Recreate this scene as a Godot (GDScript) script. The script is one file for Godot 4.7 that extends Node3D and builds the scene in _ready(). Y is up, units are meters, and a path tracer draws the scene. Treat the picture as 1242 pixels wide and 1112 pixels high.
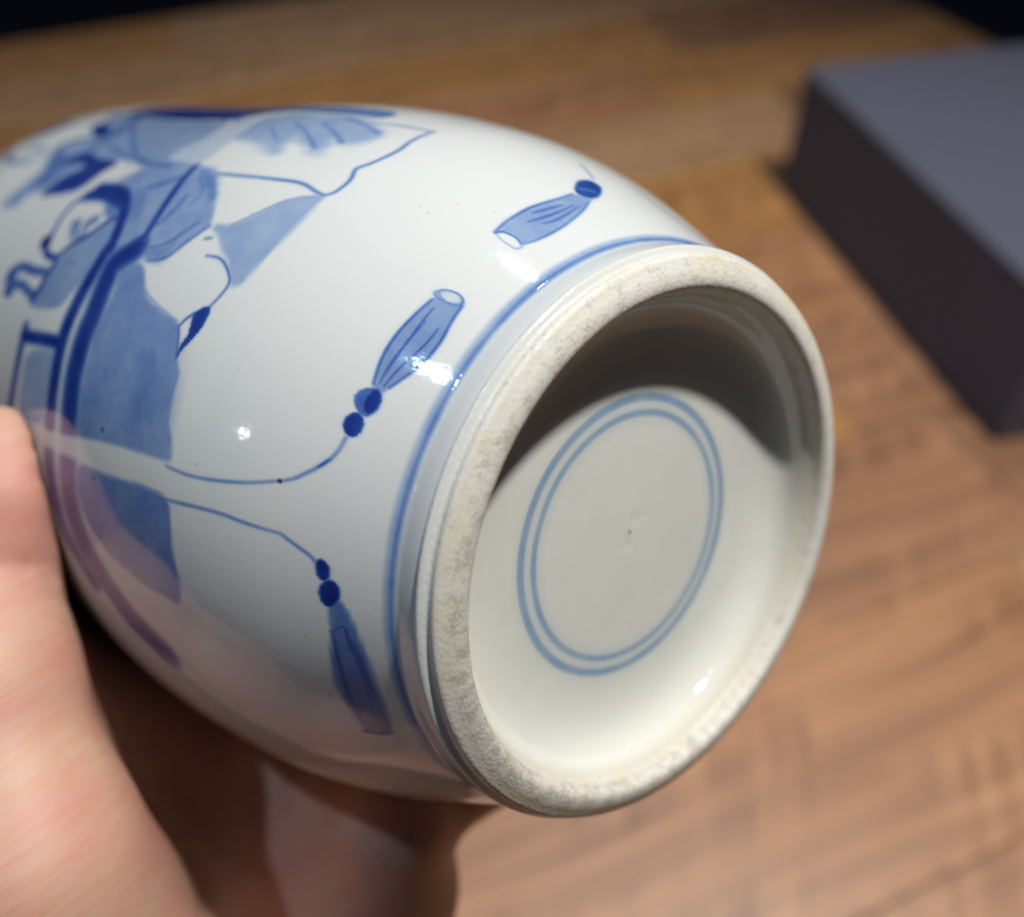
extends Node3D

# A blue and white porcelain vase held in a left hand over a wooden table, foot towards the viewer. Units are metres.

const EYE := Vector3(0.0, 0.45, 0.0)
const PITCH := 45.6
const INK_W := 2048
const INK_H := 1440

var view: Basis                 # the turn of the camera; the hand was posed in it
var vase_turn: Basis            # x and y across the vase, z along its axis towards the foot
var vase_foot: Vector3
var density: PackedFloat32Array
var shift := 0.0                # turn of a repeated ornament, degrees
var prof_s := [0.0092, 0.02, 0.032, 0.045, 0.06, 0.08, 0.10, 0.125, 0.15, 0.175, 0.2, 0.225, 0.25, 0.266]
var prof_r := [0.0487, 0.0543, 0.06, 0.0646, 0.0679, 0.0706, 0.0717, 0.0722, 0.0730, 0.0742, 0.0752, 0.0738, 0.064, 0.046]


func _ready() -> void:
	view = Basis(Vector3.RIGHT, deg_to_rad(-PITCH))
	# --- camera, surroundings, light -------------------------------------------------
	var lens := CameraAttributesPhysical.new()
	lens.frustum_focal_length = 24.84
	lens.exposure_aperture = 5.7
	lens.frustum_focus_distance = 0.138
	lens.frustum_near = 0.02
	lens.frustum_far = 60.0
	var cam := Camera3D.new()
	cam.name = "camera"
	cam.attributes = lens
	add_child(cam)
	cam.transform = Transform3D(view, EYE)
	cam.current = true

	var env := Environment.new()
	env.background_mode = Environment.BG_COLOR
	env.background_color = Color(0.016, 0.020, 0.029).linear_to_srgb()
	env.tonemap_mode = Environment.TONE_MAPPER_LINEAR
	env.tonemap_exposure = 1.0
	env.sdfgi_enabled = true
	env.ssao_enabled = true
	env.ssil_enabled = true
	var around := WorldEnvironment.new()
	around.name = "surroundings"
	around.environment = env
	add_child(around)

	var n := Vector3(0.63772, -0.23177, 0.73457).normalized()
	var e1 := (Vector3.RIGHT - n * n.x).normalized()
	vase_turn = Basis(view * e1, view * n.cross(e1), view * n)
	vase_foot = EYE + view * Vector3(0.02676, -0.01494, -0.15387)

	make_lamp(vase_foot + Vector3(0.31, 0.945, -0.07).normalized() * 1.3, Vector3(0.05, 0.1, -0.25), 2.5, Color(1.0, 0.985, 0.955), 41.0, 0.042, "bright ceiling spot lamp over the right of the table")
	make_lamp(vase_foot + Vector3(0.26, 0.945, 0.06).normalized() * 1.36, Vector3(0.05, 0.1, -0.25), 0.035, Color(1.0, 0.99, 0.96), 44.0, 0.02, "small dim ceiling spot lamp beside the bright one")
	make_lamp(vase_foot + Vector3(-0.47, 0.88, -0.02).normalized() * 1.5, Vector3(-0.1, 0.2, -0.2), 0.5, Color(0.76, 0.88, 1.0), 50.0, 0.04, "cool white ceiling spot lamp to the left of the vase")
	make_lamp(vase_foot + Vector3(-0.01, 0.8, -0.59).normalized() * 1.6, Vector3(0.0, 0.2, -0.2), 0.26, Color(0.9, 0.95, 1.0), 50.0, 0.03, "ceiling spot lamp beyond the far end of the vase")
	make_lamp(vase_foot + Vector3(-0.92, 0.363, 0.146).normalized() * 1.9, Vector3(0.0, 0.35, -0.1), 0.05, Color(0.9, 0.97, 1.0), 20.0, 0.02, "small weak lamp low to the left of the table")

	# --- large things ----------------------------------------------------------------
	make_floor()
	make_table()
	make_box()
	# --- the vase and the hand --------------------------------------------------------
	make_vase()
	make_hand()


# ---------------------------------------------------------------- helpers
func thing(called: String, label: String, category: String) -> Node3D:
	var o := Node3D.new()
	o.name = called
	o.set_meta("label", label)
	o.set_meta("category", category)
	add_child(o, true)
	return o


func part(called: String, mesh: Mesh, m: Material, parent: Node) -> MeshInstance3D:
	var o := MeshInstance3D.new()
	o.name = called
	o.mesh = mesh
	o.material_override = m
	parent.add_child(o, true)
	return o


func lin(r: float, g: float, b: float) -> Color:
	return Color(r, g, b).linear_to_srgb()


func plain(c: Color, rough: float) -> StandardMaterial3D:
	var m := StandardMaterial3D.new()
	m.albedo_color = c
	m.roughness = rough
	return m


func noise(seed_: int, freq: float, octaves := 3) -> FastNoiseLite:
	var f := FastNoiseLite.new()
	f.seed = seed_
	f.noise_type = FastNoiseLite.TYPE_SIMPLEX_SMOOTH
	f.frequency = freq
	f.fractal_octaves = octaves
	return f


func bumps(seed_: int, freq: float, w: int, h: int, octaves := 3) -> ImageTexture:
	return ImageTexture.create_from_image(noise(seed_, freq, octaves).get_seamless_image(w, h))


# A surface of revolution about z; points are (radius, z); u runs round, v along.
func lathe(points: PackedVector2Array, sides: int, planar := 0.0, texture := false) -> ArrayMesh:
	var st := SurfaceTool.new()
	st.begin(Mesh.PRIMITIVE_TRIANGLES)
	var length := 0.0
	var along := PackedFloat32Array([0.0])
	for i in range(1, points.size()):
		length += points[i].distance_to(points[i - 1])
		along.append(length)
	for i in points.size():
		var a := points[maxi(i - 1, 0)]
		var b := points[mini(i + 1, points.size() - 1)]
		var t := (b - a).normalized()
		for k in sides + 1:
			var deg := 50.0 + 360.0 * k / sides
			var c := cos(deg_to_rad(deg))
			var s := sin(deg_to_rad(deg))
			var p := points[i]
			st.set_normal(Vector3(t.y * c, t.y * s, -t.x).normalized())
			if planar > 0.0:
				st.set_uv(Vector2(p.x * c / planar + 0.5, p.x * s / planar + 0.5))
			elif texture:
				st.set_uv(Vector2((8.7 * (deg - 50.0) if deg <= 250.0 else 1740.0 + 1.925 * (deg - 250.0)) / INK_W, clampf((-p.y * 1000.0 - 8.0) * 6.6 / INK_H, 0.0006, 0.999)))
			else:
				st.set_uv(Vector2(float(k) / sides, along[i] / length))
			st.add_vertex(Vector3(p.x * c, p.x * s, p.y))
	var row := sides + 1
	for i in points.size() - 1:
		for k in sides:
			var q := i * row + k
			for j in [q, q + row, q + 1, q + 1, q + row, q + row + 1]:
				st.add_index(j)
	return st.commit()


# A box with rounded edges, its centre at the origin.
func rounded_box(size: Vector3, r: float, steps := 3) -> ArrayMesh:
	var st := SurfaceTool.new()
	st.begin(Mesh.PRIMITIVE_TRIANGLES)
	var inner := size * 0.5 - Vector3.ONE * r
	var at := 0
	for axis in 3:
		for side in [-1.0, 1.0]:
			var w := Vector3.ZERO
			w[axis] = side
			var u := Vector3.ZERO
			u[(axis + 1) % 3] = 1.0
			var v := w.cross(u)
			var cuts := []
			for k in steps + 1:
				cuts.append(Vector2(-1.0, -tan(PI / 4 * (1.0 - float(k) / steps))))
			for k in steps + 1:
				cuts.append(Vector2(1.0, tan(PI / 4 * float(k) / steps)))
			var m := cuts.size()
			for a in cuts:
				for b in cuts:
					var core: Vector3 = w * inner + u * inner * a.x + v * inner * b.x
					var dir: Vector3 = (w + u * a.y + v * b.y).normalized()
					st.set_normal(dir)
					var p: Vector3 = core + dir * r
					st.set_uv(Vector2(p.x, p.z))
					st.add_vertex(p)
			for i in m - 1:
				for j in m - 1:
					var q := at + i * m + j
					for t in [q, q + 1, q + m, q + 1, q + m + 1, q + m]:
						st.add_index(t)
			at += m * m
	return st.commit()


func make_lamp(at: Vector3, aim: Vector3, energy: float, tint: Color, angle: float, size: float, label: String) -> void:
	var o := thing("spot_lamp", label, "lamp")
	var d := (aim - at).normalized()
	o.transform = Transform3D(Basis.looking_at(d, Vector3.FORWARD), at)
	var dark := plain(Color(0.05, 0.05, 0.055), 0.45)
	var shell := lathe(PackedVector2Array([Vector2(0.033, 0.004), Vector2(0.035, 0.004), Vector2(0.037, -0.008), Vector2(0.04, -0.008), Vector2(0.038, 0.108), Vector2(0.03, 0.118), Vector2(0.001, 0.12)]), 32)
	part("housing", shell, dark, o).scale = Vector3.ONE * size / 0.033
	var glow := StandardMaterial3D.new()
	glow.albedo_color = Color(0.9, 0.9, 0.9)
	glow.emission_enabled = true
	glow.emission = tint
	glow.emission_energy_multiplier = maxf(energy * 2.0, 1.0)
	part("lens", lathe(PackedVector2Array([Vector2(0.0005, 0.0), Vector2(0.016, 0.001), Vector2(0.033, 0.003)]), 32), glow, o).scale = Vector3.ONE * size / 0.033
	var l := SpotLight3D.new()
	l.name = "lamp_light"
	l.light_energy = energy
	l.light_color = tint
	l.light_size = size
	l.spot_range = 6.0
	l.spot_attenuation = 2.0
	l.spot_angle = angle
	l.spot_angle_attenuation = 1.0
	l.shadow_enabled = true
	l.position = Vector3(0, 0, -0.012)
	o.add_child(l)


# ---------------------------------------------------------------- surroundings
func make_floor() -> void:
	var m := plain(lin(0.06, 0.068, 0.1), 0.9)
	var p := PlaneMesh.new()
	p.size = Vector2(24, 24)
	var o := part("floor", p, m, self)
	o.position = Vector3(0, -0.74, 0)
	o.set_meta("kind", "structure")
	o.set_meta("label", "dark floor seen beyond the far edges of the wooden table")


func make_wood() -> ImageTexture:
	var size := 1024
	var fine := noise(11, 1.0, 3)
	var broad := noise(12, 1.0, 2)
	var ripple := noise(13, 1.0, 2)
	var spots := noise(14, 1.0, 2)
	var bytes := PackedByteArray()
	bytes.resize(size * size * 3)
	var at := 0
	for y in size:
		for x in size:
			var u := x / 1024.0      # 1.2 m along the grain
			var v := y / 1024.0      # 0.6 m across it
			var wob := 0.02 * broad.get_noise_2d(u * 3.0, v * 4.0)
			var g := 0.55 * fine.get_noise_2d(u * 7.0, (v + wob) * 150.0)
			g += 0.55 * broad.get_noise_2d(u * 3.0 + 40.0, (v + wob) * 30.0)
			var where := clampf(spots.get_noise_2d(u * 6.0, v * 9.0) * 2.2 + 0.35, 0.0, 1.0)
			g += 0.7 * where * ripple.get_noise_2d(u * 58.0 + v * 18.0, v * 4.5)
			var t := clampf(0.52 + 0.62 * g, 0.0, 1.0)
			var dark := Color(0.205, 0.105, 0.05)
			var pale := Color(0.54, 0.318, 0.168)
			var c := dark.lerp(pale, t).linear_to_srgb()
			bytes[at] = int(c.r * 255.0)
			bytes[at + 1] = int(c.g * 255.0)
			bytes[at + 2] = int(c.b * 255.0)
			at += 3
	return ImageTexture.create_from_image(Image.create_from_data(size, size, false, Image.FORMAT_RGB8, bytes))


func make_table() -> void:
	var o := thing("wooden_table", "wooden table of brown laminated planks under the vase and the dark box", "table")
	o.rotation.y = deg_to_rad(23.4)      # local x runs along the grain
	var wood := make_wood()
	var tints := [Color(1, 1, 1), Color(0.97, 0.9, 0.87), Color(0.9, 0.84, 0.84), Color(1.0, 0.93, 0.78), Color(0.82, 0.77, 0.77)]
	var mats := []
	for t in tints:
		var m := plain(t, 0.42)
		m.albedo_texture = wood
		m.metallic_specular = 0.6
		mats.append(m)
	var rng := RandomNumberGenerator.new()
	rng.seed = 5
	var seams := [-1.258, -1.148, -1.04, -0.915, -0.80, -0.69, -0.565, -0.45, -0.33, -0.211, -0.076, 0.045, 0.17, 0.30]
	var count := 0
	for i in seams.size() - 1:
		var x := -1.15 - rng.randf() * 0.3
		while x < 0.955:
			var to := x + rng.randf_range(0.42, 0.75)
			if 0.955 - to < 0.2:
				to = 0.955
			var a := maxf(x, -1.1)
			if to > a + 0.02:
				var shape := plank(Vector3(to - a - 0.0005, 0.022, seams[i + 1] - seams[i] - 0.0005), Vector2(rng.randf(), rng.randf()))
				var p := part("plank", shape, mats[rng.randi() % mats.size()], o)
				p.position = Vector3((a + to) / 2, -0.011, (seams[i] + seams[i + 1]) / 2)
				count += 1
			x = to
	var under := plain(lin(0.05, 0.03, 0.02), 0.7)
	var board := part("under_board", rounded_box(Vector3(2.035, 0.016, 1.54), 0.002, 1), under, o)
	board.position = Vector3(-0.0725, -0.031, -0.48)
	for sx in [-1.02, 0.9]:
		for sz in [-1.22, 0.22]:
			var leg := part("leg", rounded_box(Vector3(0.07, 0.7, 0.07), 0.004, 1), under, o)
			leg.position = Vector3(sx, -0.389, sz)


func plank(size: Vector3, offset: Vector2) -> ArrayMesh:
	var st := SurfaceTool.new()
	st.begin(Mesh.PRIMITIVE_TRIANGLES)
	var h := size * 0.5
	var b := 0.0006
	var top := [Vector3(-h.x + b, h.y, -h.z + b), Vector3(h.x - b, h.y, -h.z + b), Vector3(h.x - b, h.y, h.z - b), Vector3(-h.x + b, h.y, h.z - b)]
	var low := [Vector3(-h.x, h.y - b, -h.z), Vector3(h.x, h.y - b, -h.z), Vector3(h.x, h.y - b, h.z), Vector3(-h.x, h.y - b, h.z)]
	var foot := [Vector3(-h.x, -h.y, -h.z), Vector3(h.x, -h.y, -h.z), Vector3(h.x, -h.y, h.z), Vector3(-h.x, -h.y, h.z)]
	var quads := [[top[0], top[1], top[2], top[3]]]
	for k in 4:
		var j := (k + 1) % 4
		quads.append([top[k], low[k], low[j], top[j]])
		quads.append([low[k], foot[k], foot[j], low[j]])
	for q in quads:
		var nn: Vector3 = (q[1] - q[0]).cross(q[2] - q[0]).normalized()
		if nn.dot((q[0] + q[2]) * 0.5) < 0.0:
			nn = -nn
		for t in [0, 1, 2, 0, 2, 3]:
			st.set_normal(nn)
			st.set_uv(Vector2(q[t].x / 1.2, (q[t].z + q[t].y + h.y) / 0.6) + offset)
			st.add_vertex(q[t])
	return st.commit()


func make_box() -> void:
	var o := thing("dark_box", "plain black box with a soft grey violet top on the table, right of the vase", "box")
	var m := plain(lin(0.095, 0.097, 0.132), 0.6)
	m.metallic_specular = 0.25
	m.heightmap_enabled = true
	m.heightmap_texture = bumps(31, 0.06, 256, 256)
	m.heightmap_scale = 0.006
	m.uv1_triplanar = true
	m.uv1_scale = Vector3.ONE * 20.0
	var long := 0.346
	var wide := 0.30
	var tall := 0.112
	part("carton", rounded_box(Vector3(wide, tall, long), 0.004), m, o).position = Vector3(wide / 2, tall / 2, long / 2)
	o.position = Vector3(0.2465, 0.0, -0.792)
	o.rotation.y = deg_to_rad(13.0)


# ---------------------------------------------------------------- the vase
func radius_at(s: float) -> float:
	if s <= prof_s[0]:
		return prof_r[0]
	var last := prof_s.size() - 1
	if s >= prof_s[last]:
		return prof_r[last]
	var i := 0
	while s > prof_s[i + 1]:
		i += 1
	var h: float = prof_s[i + 1] - prof_s[i]
	var u: float = (s - prof_s[i]) / h
	var m0: float = slope_at(i) * h
	var m1: float = slope_at(i + 1) * h
	return (2 * u * u * u - 3 * u * u + 1) * prof_r[i] + (u * u * u - 2 * u * u + u) * m0 + (-2 * u * u * u + 3 * u * u) * prof_r[i + 1] + (u * u * u - u * u) * m1


func slope_at(i: int) -> float:
	var last := prof_s.size() - 1
	if i == 0:
		return (prof_r[1] - prof_r[0]) / (prof_s[1] - prof_s[0])
	if i == last:
		return (prof_r[last] - prof_r[last - 1]) / (prof_s[last] - prof_s[last - 1])
	var hs: float = prof_s[i] - prof_s[i - 1]
	var hd: float = prof_s[i + 1] - prof_s[i]
	return (hs * hs * prof_r[i + 1] + (hd * hd - hs * hs) * prof_r[i] - hd * hd * prof_r[i - 1]) / (hs * hd * (hd + hs))


func ink_point(deg: float, mm: float) -> Vector2:
	var d := deg + shift
	if d > 410.0:
		d -= 360.0
	return Vector2(8.7 * (d - 50.0) if d <= 250.0 else 1740.0 + 1.925 * (d - 250.0), (mm - 8.0) * 6.6)


func ink_points(list: Array) -> PackedVector2Array:
	var pts := PackedVector2Array()
	for i in range(0, list.size(), 2):
		pts.append(ink_point(list[i], list[i + 1]))
	return pts


# The soft-edged mask of a filled outline: [bytes, left, top, width, height]
func mask_of(list: Array, soft_mm: float) -> Array:
	var raw := ink_points(list)
	var pts := PackedVector2Array()
	var many := raw.size()
	for i in many:                 # a brush rounds its corners
		for k in 4:
			pts.append(raw[i].cubic_interpolate(raw[(i + 1) % many], raw[(i + many - 1) % many], raw[(i + 2) % many], k / 4.0))
	var soft := maxi(2, int(soft_mm * 10.0))
	var box := Rect2(pts[0], Vector2.ZERO)
	for p in pts:
		box = box.expand(p)
	box = box.grow(soft * 2.0 + 2.0)
	var x0 := int(box.position.x)
	var y0 := int(box.position.y)
	var w := int(box.size.x) + 2
	var h := int(box.size.y) + 2
	var im := Image.create(w, h, false, Image.FORMAT_L8)
	for y in h:
		var fy := y + y0 + 0.5
		var xs := []
		for i in pts.size():
			var a := pts[i]
			var b := pts[(i + 1) % pts.size()]
			if (a.y <= fy) != (b.y <= fy):
				xs.append(a.x + (fy - a.y) / (b.y - a.y) * (b.x - a.x) - x0)
		xs.sort()
		for i in range(0, xs.size() - 1, 2):
			im.fill_rect(Rect2i(int(xs[i]), y, int(xs[i + 1]) - int(xs[i]) + 1, 1), Color.WHITE)
	im.resize(maxi(2, w / soft), maxi(2, h / soft), Image.INTERPOLATE_BILINEAR if soft < 3 else Image.INTERPOLATE_LANCZOS)
	im.resize(w, h, Image.INTERPOLATE_CUBIC)
	return [im.get_data(), x0, y0, w, h]


func wash(d: float, soft: float, list: Array) -> void:
	var m := mask_of(list, soft)
	var bytes: PackedByteArray = m[0]
	for y in m[4]:
		var ty: int = y + m[2]
		if ty < 0 or ty >= INK_H:
			continue
		for x in m[3]:
			var tx: int = x + m[1]
			if tx < 0 or tx >= INK_W:
				continue
			var v := bytes[y * m[3] + x] / 255.0 * d
			var q := ty * INK_W + tx
			if v > density[q]:
				density[q] = v


func wipe(d: float, soft: float, list: Array) -> void:
	var m := mask_of(list, soft)
	var bytes: PackedByteArray = m[0]
	for y in m[4]:
		var ty: int = y + m[2]
		if ty < 0 or ty >= INK_H:
			continue
		for x in m[3]:
			var tx: int = x + m[1]
			if tx >= 0 and tx < INK_W:
				density[ty * INK_W + tx] *= 1.0 - d * bytes[y * m[3] + x] / 255.0


func line(d: float, wide_mm: float, list: Array) -> void:
	var raw := ink_points(list)
	var pts := PackedVector2Array()
	for i in raw.size() - 1:       # a smooth line through the points
		var p0 := raw[maxi(i - 1, 0)]
		var p3 := raw[mini(i + 2, raw.size() - 1)]
		for k in 4:
			pts.append(raw[i].cubic_interpolate(raw[i + 1], p0, p3, k / 4.0))
	pts.append(raw[raw.size() - 1])
	var half := wide_mm * 3.5
	var soft := maxf(2.2, half * 0.75)
	for i in pts.size() - 1:
		var a := pts[i]
		var b := pts[i + 1]
		var ab := b - a
		var ll := maxf(ab.length_squared(), 1e-6)
		var reach := half + soft
		var x0 := maxi(0, int(minf(a.x, b.x) - reach))
		var x1 := mini(INK_W - 1, int(maxf(a.x, b.x) + reach) + 1)
		var y0 := maxi(0, int(minf(a.y, b.y) - reach))
		var y1 := mini(INK_H - 1, int(maxf(a.y, b.y) + reach) + 1)
		var taper := 1.0
		if wide_mm < 1.2:
			taper = 0.75 + 0.25 * sin(PI * (i + 0.5) / (pts.size() - 1))
		for y in range(y0, y1 + 1):
			for x in range(x0, x1 + 1):
				var p := Vector2(x, y)
				var t := clampf((p - a).dot(ab) / ll, 0.0, 1.0)
				var dist := p.distance_to(a + ab * t)
				if dist < reach:
					var v := d * taper * (1.0 - smoothstep(half - soft, half + soft, dist))
					var q := y * INK_W + x
					if v > density[q]:
						density[q] = v


func paint_figures() -> void:
	wash(.9, 1.13, [105.8, 179.1, 109.2, 175.9, 111.4, 171.4, 116.5, 165.1, 118.6, 173.6, 121.1, 175.1, 122.6, 175.8, 124.7, 169.6, 127.4, 166.7, 131.2, 167.2, 133.5, 168.7, 136.3, 171.0, 137.8, 169.5, 137.1, 160.3, 134.8, 159.5, 132.1, 155.0, 133.4, 149.9, 132.5, 138.9, 130.7, 129.6, 127.2, 128.5, 124.0, 126.5, 122.4, 127.0, 115.7, 146.9])
	wash(3.6, 0.85, [124.0, 126.5, 123.5, 139.2, 122.0, 151.4, 124.0, 156.4, 126.1, 154.5, 125.3, 151.0, 125.0, 144.6, 126.7, 142.4, 128.9, 147.5, 131.5, 149.1, 133.6, 149.7, 132.8, 140.9, 131.4, 132.0, 129.4, 129.2, 127.2, 128.5])
	wash(4, 0.71, [112.3, 179.3, 111.0, 174.4, 113.2, 164.1, 116.2, 158.7, 116.1, 165.0])
	line(2.6, 1.96, [113.2, 154.6, 116.3, 152.6, 118.5, 154.5, 121.7, 151.7, 123.7, 157.3, 126.1, 155.1])
	line(2.2, 1.56, [116.9, 163.8, 118.4, 169.5, 120.3, 176.0, 121.8, 174.4])
	line(3.2, 2.35, [111.6, 201.0, 113.7, 204.1, 115.2, 208.3, 116.0, 212.5])
	wash(1.2, 1.10, [108.4, 215.2, 110.4, 215.9, 113.1, 217.0, 114.9, 217.7, 114.6, 208.4, 111.4, 203.6])
	line(1.6, 1.77, [126.4, 204.6, 124.2, 210.3, 119.5, 218.9, 118.1, 207.5, 114.7, 206.0, 112.7, 202.5])
	line(1.5, 1.36, [126.4, 204.6, 127.2, 191.7, 126.3, 181.2, 124.1, 178.2, 122.6, 176.6])
	line(.9, 1.93, [123.4, 192.9, 122.6, 189.5, 122.6, 183.2])
	wash(.9, 0.60, [107.5, 185.5, 104.0, 179.8, 106.1, 158.8, 107.4, 143.3, 108.9, 128.2, 108.5, 112.6, 109.4, 105.6, 114.5, 100.5, 117.9, 101.2, 121.2, 102.1, 122.6, 99.9, 123.2, 85.7, 126.3, 91.3, 124.0, 108.8, 122.7, 116.3, 122.8, 121.5, 122.8, 136.3, 116.4, 155.6])
	wash(.35, 0.53, [106.4, 94.6, 108.8, 103.4, 114.5, 100.5, 117.9, 101.2, 121.9, 101.6, 122.7, 94.6, 122.5, 86.5, 119.0, 86.4, 114.9, 87.6, 111.4, 88.4, 107.1, 91.1])
	wash(3.6, 0.55, [105.1, 179.0, 97.4, 180.6, 94.1, 169.2, 93.0, 150.5, 92.4, 139.0, 93.3, 124.6, 101.8, 103.6, 106.4, 108.1, 107.3, 115.2, 107.7, 130.0, 106.6, 147.8, 105.8, 162.4])
	line(1.5, 2.19, [106.6, 168.8, 118.3, 132.7, 122.3, 118.9, 123.9, 106.1, 123.9, 96.8])
	line(2.6, 2.55, [116.0, 157.1, 113.0, 157.5, 108.1, 162.3, 100.7, 169.9])
	line(1.5, 1.76, [118.3, 149.8, 120.7, 135.7, 122.8, 121.5])
	wash(.75, 1.76, [114.9, 87.7, 111.0, 90.0, 106.4, 92.5, 103.8, 85.7, 103.1, 77.8, 101.9, 71.5, 102.9, 63.0, 105.7, 55.1, 108.1, 55.4, 110.0, 55.4, 111.1, 58.1, 110.4, 63.6, 113.4, 59.0, 115.1, 58.8, 114.3, 63.8, 112.8, 72.4, 116.5, 67.8, 117.7, 68.5, 116.1, 77.6])
	wash(1.4, 0.37, [91.9, 151.4, 92.8, 136.7, 93.6, 124.1, 94.6, 111.9, 96.9, 95.2, 96.9, 81.4, 95.6, 71.6, 96.7, 66.1, 100.2, 65.4, 101.2, 73.0, 102.3, 80.2, 102.4, 90.0, 103.7, 98.0, 106.6, 102.8, 108.0, 107.6])
	wash(3.2, 0.41, [96.0, 150.0, 92.6, 139.3, 94.8, 115.6, 97.7, 99.1, 101.2, 100.3, 105.5, 105.6, 107.8, 113.3])
	line(1.2, 1.42, [108.2, 78.9, 110.4, 70.9, 113.8, 62.0])
	line(1.2, 1.57, [106.6, 72.1, 108.6, 65.0, 110.7, 58.8])
	line(1.2, 1.73, [103.0, 70.8, 104.1, 63.1, 105.6, 56.4])
	line(1.3, 0.82, [109.9, 85.3, 114.3, 73.7])
	line(1.7, 0.96, [115.2, 87.1, 111.3, 89.3, 106.4, 92.5, 104.8, 91.9])
	line(1.3, 0.75, [103.0, 63.3, 101.3, 58.7, 100.2, 53.8, 99.5, 50.5])
	line(1.7, 0.74, [99.2, 50.3, 102.9, 49.2, 105.0, 48.4, 107.9, 47.0, 111.0, 46.7, 113.6, 47.1, 115.4, 47.7, 117.5, 46.1, 119.2, 45.6, 121.1, 45.7, 122.3, 46.8])
	line(1.7, 0.71, [124.3, 77.6, 123.8, 72.2, 123.1, 65.8, 122.3, 59.6, 121.8, 56.3, 121.6, 52.7, 122.1, 48.8, 122.2, 46.9])
	line(1.2, 0.52, [122.9, 47.7, 124.1, 50.6, 125.8, 52.9, 127.9, 54.8, 130.5, 57.2, 132.0, 59.0])
	wash(.75, 0.69, [122.2, 46.8, 124.1, 50.5, 126.3, 53.4, 129.2, 55.5, 131.7, 58.3, 133.0, 63.0, 134.2, 59.8, 135.8, 56.9, 137.1, 53.2, 139.0, 50.5, 140.3, 48.8, 139.7, 47.3, 137.3, 46.7, 133.5, 46.1, 130.7, 45.8, 127.9, 45.7, 124.1, 46.1])
	line(2, 0.47, [137.5, 58.9, 137.2, 56.2, 137.5, 54.0, 138.6, 51.4, 139.9, 49.7, 141.7, 49.7, 143.4, 50.4, 144.2, 50.8])
	line(1.6, 0.59, [135.2, 62.4, 134.8, 60.9])
	line(.9, 0.47, [141.4, 76.5, 143.7, 72.2, 145.7, 66.9, 146.8, 61.1, 147.3, 58.0, 148.1, 55.4])
	wash(.95, 0.66, [123.9, 85.4, 124.3, 77.4, 129.0, 68.7, 130.7, 66.2, 132.8, 64.3, 134.2, 64.5, 136.4, 66.0, 138.1, 67.1, 139.9, 69.4, 140.8, 73.3, 140.9, 76.9, 139.4, 79.6, 140.5, 87.0, 141.5, 90.4, 136.7, 100.0, 136.1, 92.1, 133.2, 96.1, 130.5, 102.6, 130.1, 109.7, 130.3, 115.5, 128.5, 113.8, 126.2, 109.7, 124.2, 106.1, 124.1, 95.0])
	line(3.2, 2.31, [123.8, 86.4, 126.5, 85.2, 129.5, 83.5, 132.7, 81.9, 136.3, 80.5, 139.4, 79.9])
	line(2, 1.11, [129.3, 78.2, 131.5, 77.7, 134.3, 78.2, 136.2, 79.9])
	line(1.4, 1.36, [125.6, 80.5, 128.0, 74.5, 129.9, 74.4, 130.9, 74.0])
	line(1.4, 1.16, [124.3, 77.4, 128.5, 69.9, 129.2, 70.2])
	line(2, 0.88, [139.5, 78.6, 138.0, 72.2, 135.3, 69.3, 133.0, 67.4])
	line(2, 0.84, [133.1, 63.9, 136.8, 66.6, 139.7, 69.1, 140.9, 73.8])
	line(1.9, 1.86, [129.3, 95.5, 127.7, 90.4, 125.7, 86.1])
	line(1.3, 0.62, [136.1, 92.1, 135.4, 85.0])
	line(4, 3.51, [130.9, 120.5, 130.7, 114.5, 130.8, 107.8, 132.0, 101.4, 134.6, 95.7, 137.8, 92.2, 140.8, 89.9])
	wash(3.2, 0.27, [144.3, 50.4, 144.6, 52.1, 145.8, 53.3, 147.3, 52.9, 148.8, 52.5, 150.5, 53.1, 152.5, 52.8, 150.9, 52.3, 149.0, 51.0, 146.7, 50.1])
	line(2.5, 0.41, [148.1, 55.4, 146.9, 54.7, 145.7, 53.4, 144.6, 51.5])
	line(2.5, 0.43, [147.9, 55.6, 150.2, 53.9, 152.5, 52.8])
	wash(1.45, 1.26, [123.9, 85.4, 124.3, 77.4, 129.0, 68.7, 130.0, 69.2, 127.4, 75.6])
	wash(1.35, 1.22, [139.4, 79.6, 137.9, 71.6, 135.3, 68.8, 139.7, 69.1, 140.7, 73.5])
	wash(1.3, 1.37, [130.5, 101.8, 128.9, 95.5, 134.9, 86.1, 136.0, 91.4])
	wash(1.25, 1.67, [106.7, 170.5, 108.0, 160.0, 121.5, 120.2, 123.6, 107.7, 123.8, 113.3, 121.6, 124.7, 115.4, 142.8])
	wash(1.7, 1.82, [121.8, 174.4, 123.7, 157.3, 127.3, 153.9, 132.0, 153.7, 133.3, 161.2, 129.0, 164.0])
	line(1.6, 2.68, [109.8, 174.0, 106.4, 176.8])
	wash(.95, 0.53, [136.2, 96.7, 139.5, 102.7, 142.2, 108.0, 144.8, 111.9, 148.2, 113.2, 151.5, 115.5, 153.1, 113.0, 151.7, 99.8, 149.1, 96.6, 148.3, 95.5, 145.7, 93.7, 143.0, 91.4, 140.2, 92.5])
	line(3.2, 1.44, [135.5, 97.3, 137.2, 100.8, 139.4, 103.6, 141.8, 109.6, 144.2, 113.3, 144.6, 117.1, 143.9, 122.4, 142.5, 123.2, 139.4, 125.5, 136.1, 126.4, 133.5, 124.9, 132.2, 122.4])
	wash(4.5, 0.59, [143.6, 126.6, 142.5, 128.3, 141.6, 127.4, 141.2, 124.1, 142.5, 122.6, 143.7, 122.1, 143.5, 124.8])
	line(3.6, 2.86, [132.4, 123.0, 131.9, 116.5, 131.9, 109.7, 133.0, 101.7])
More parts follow.
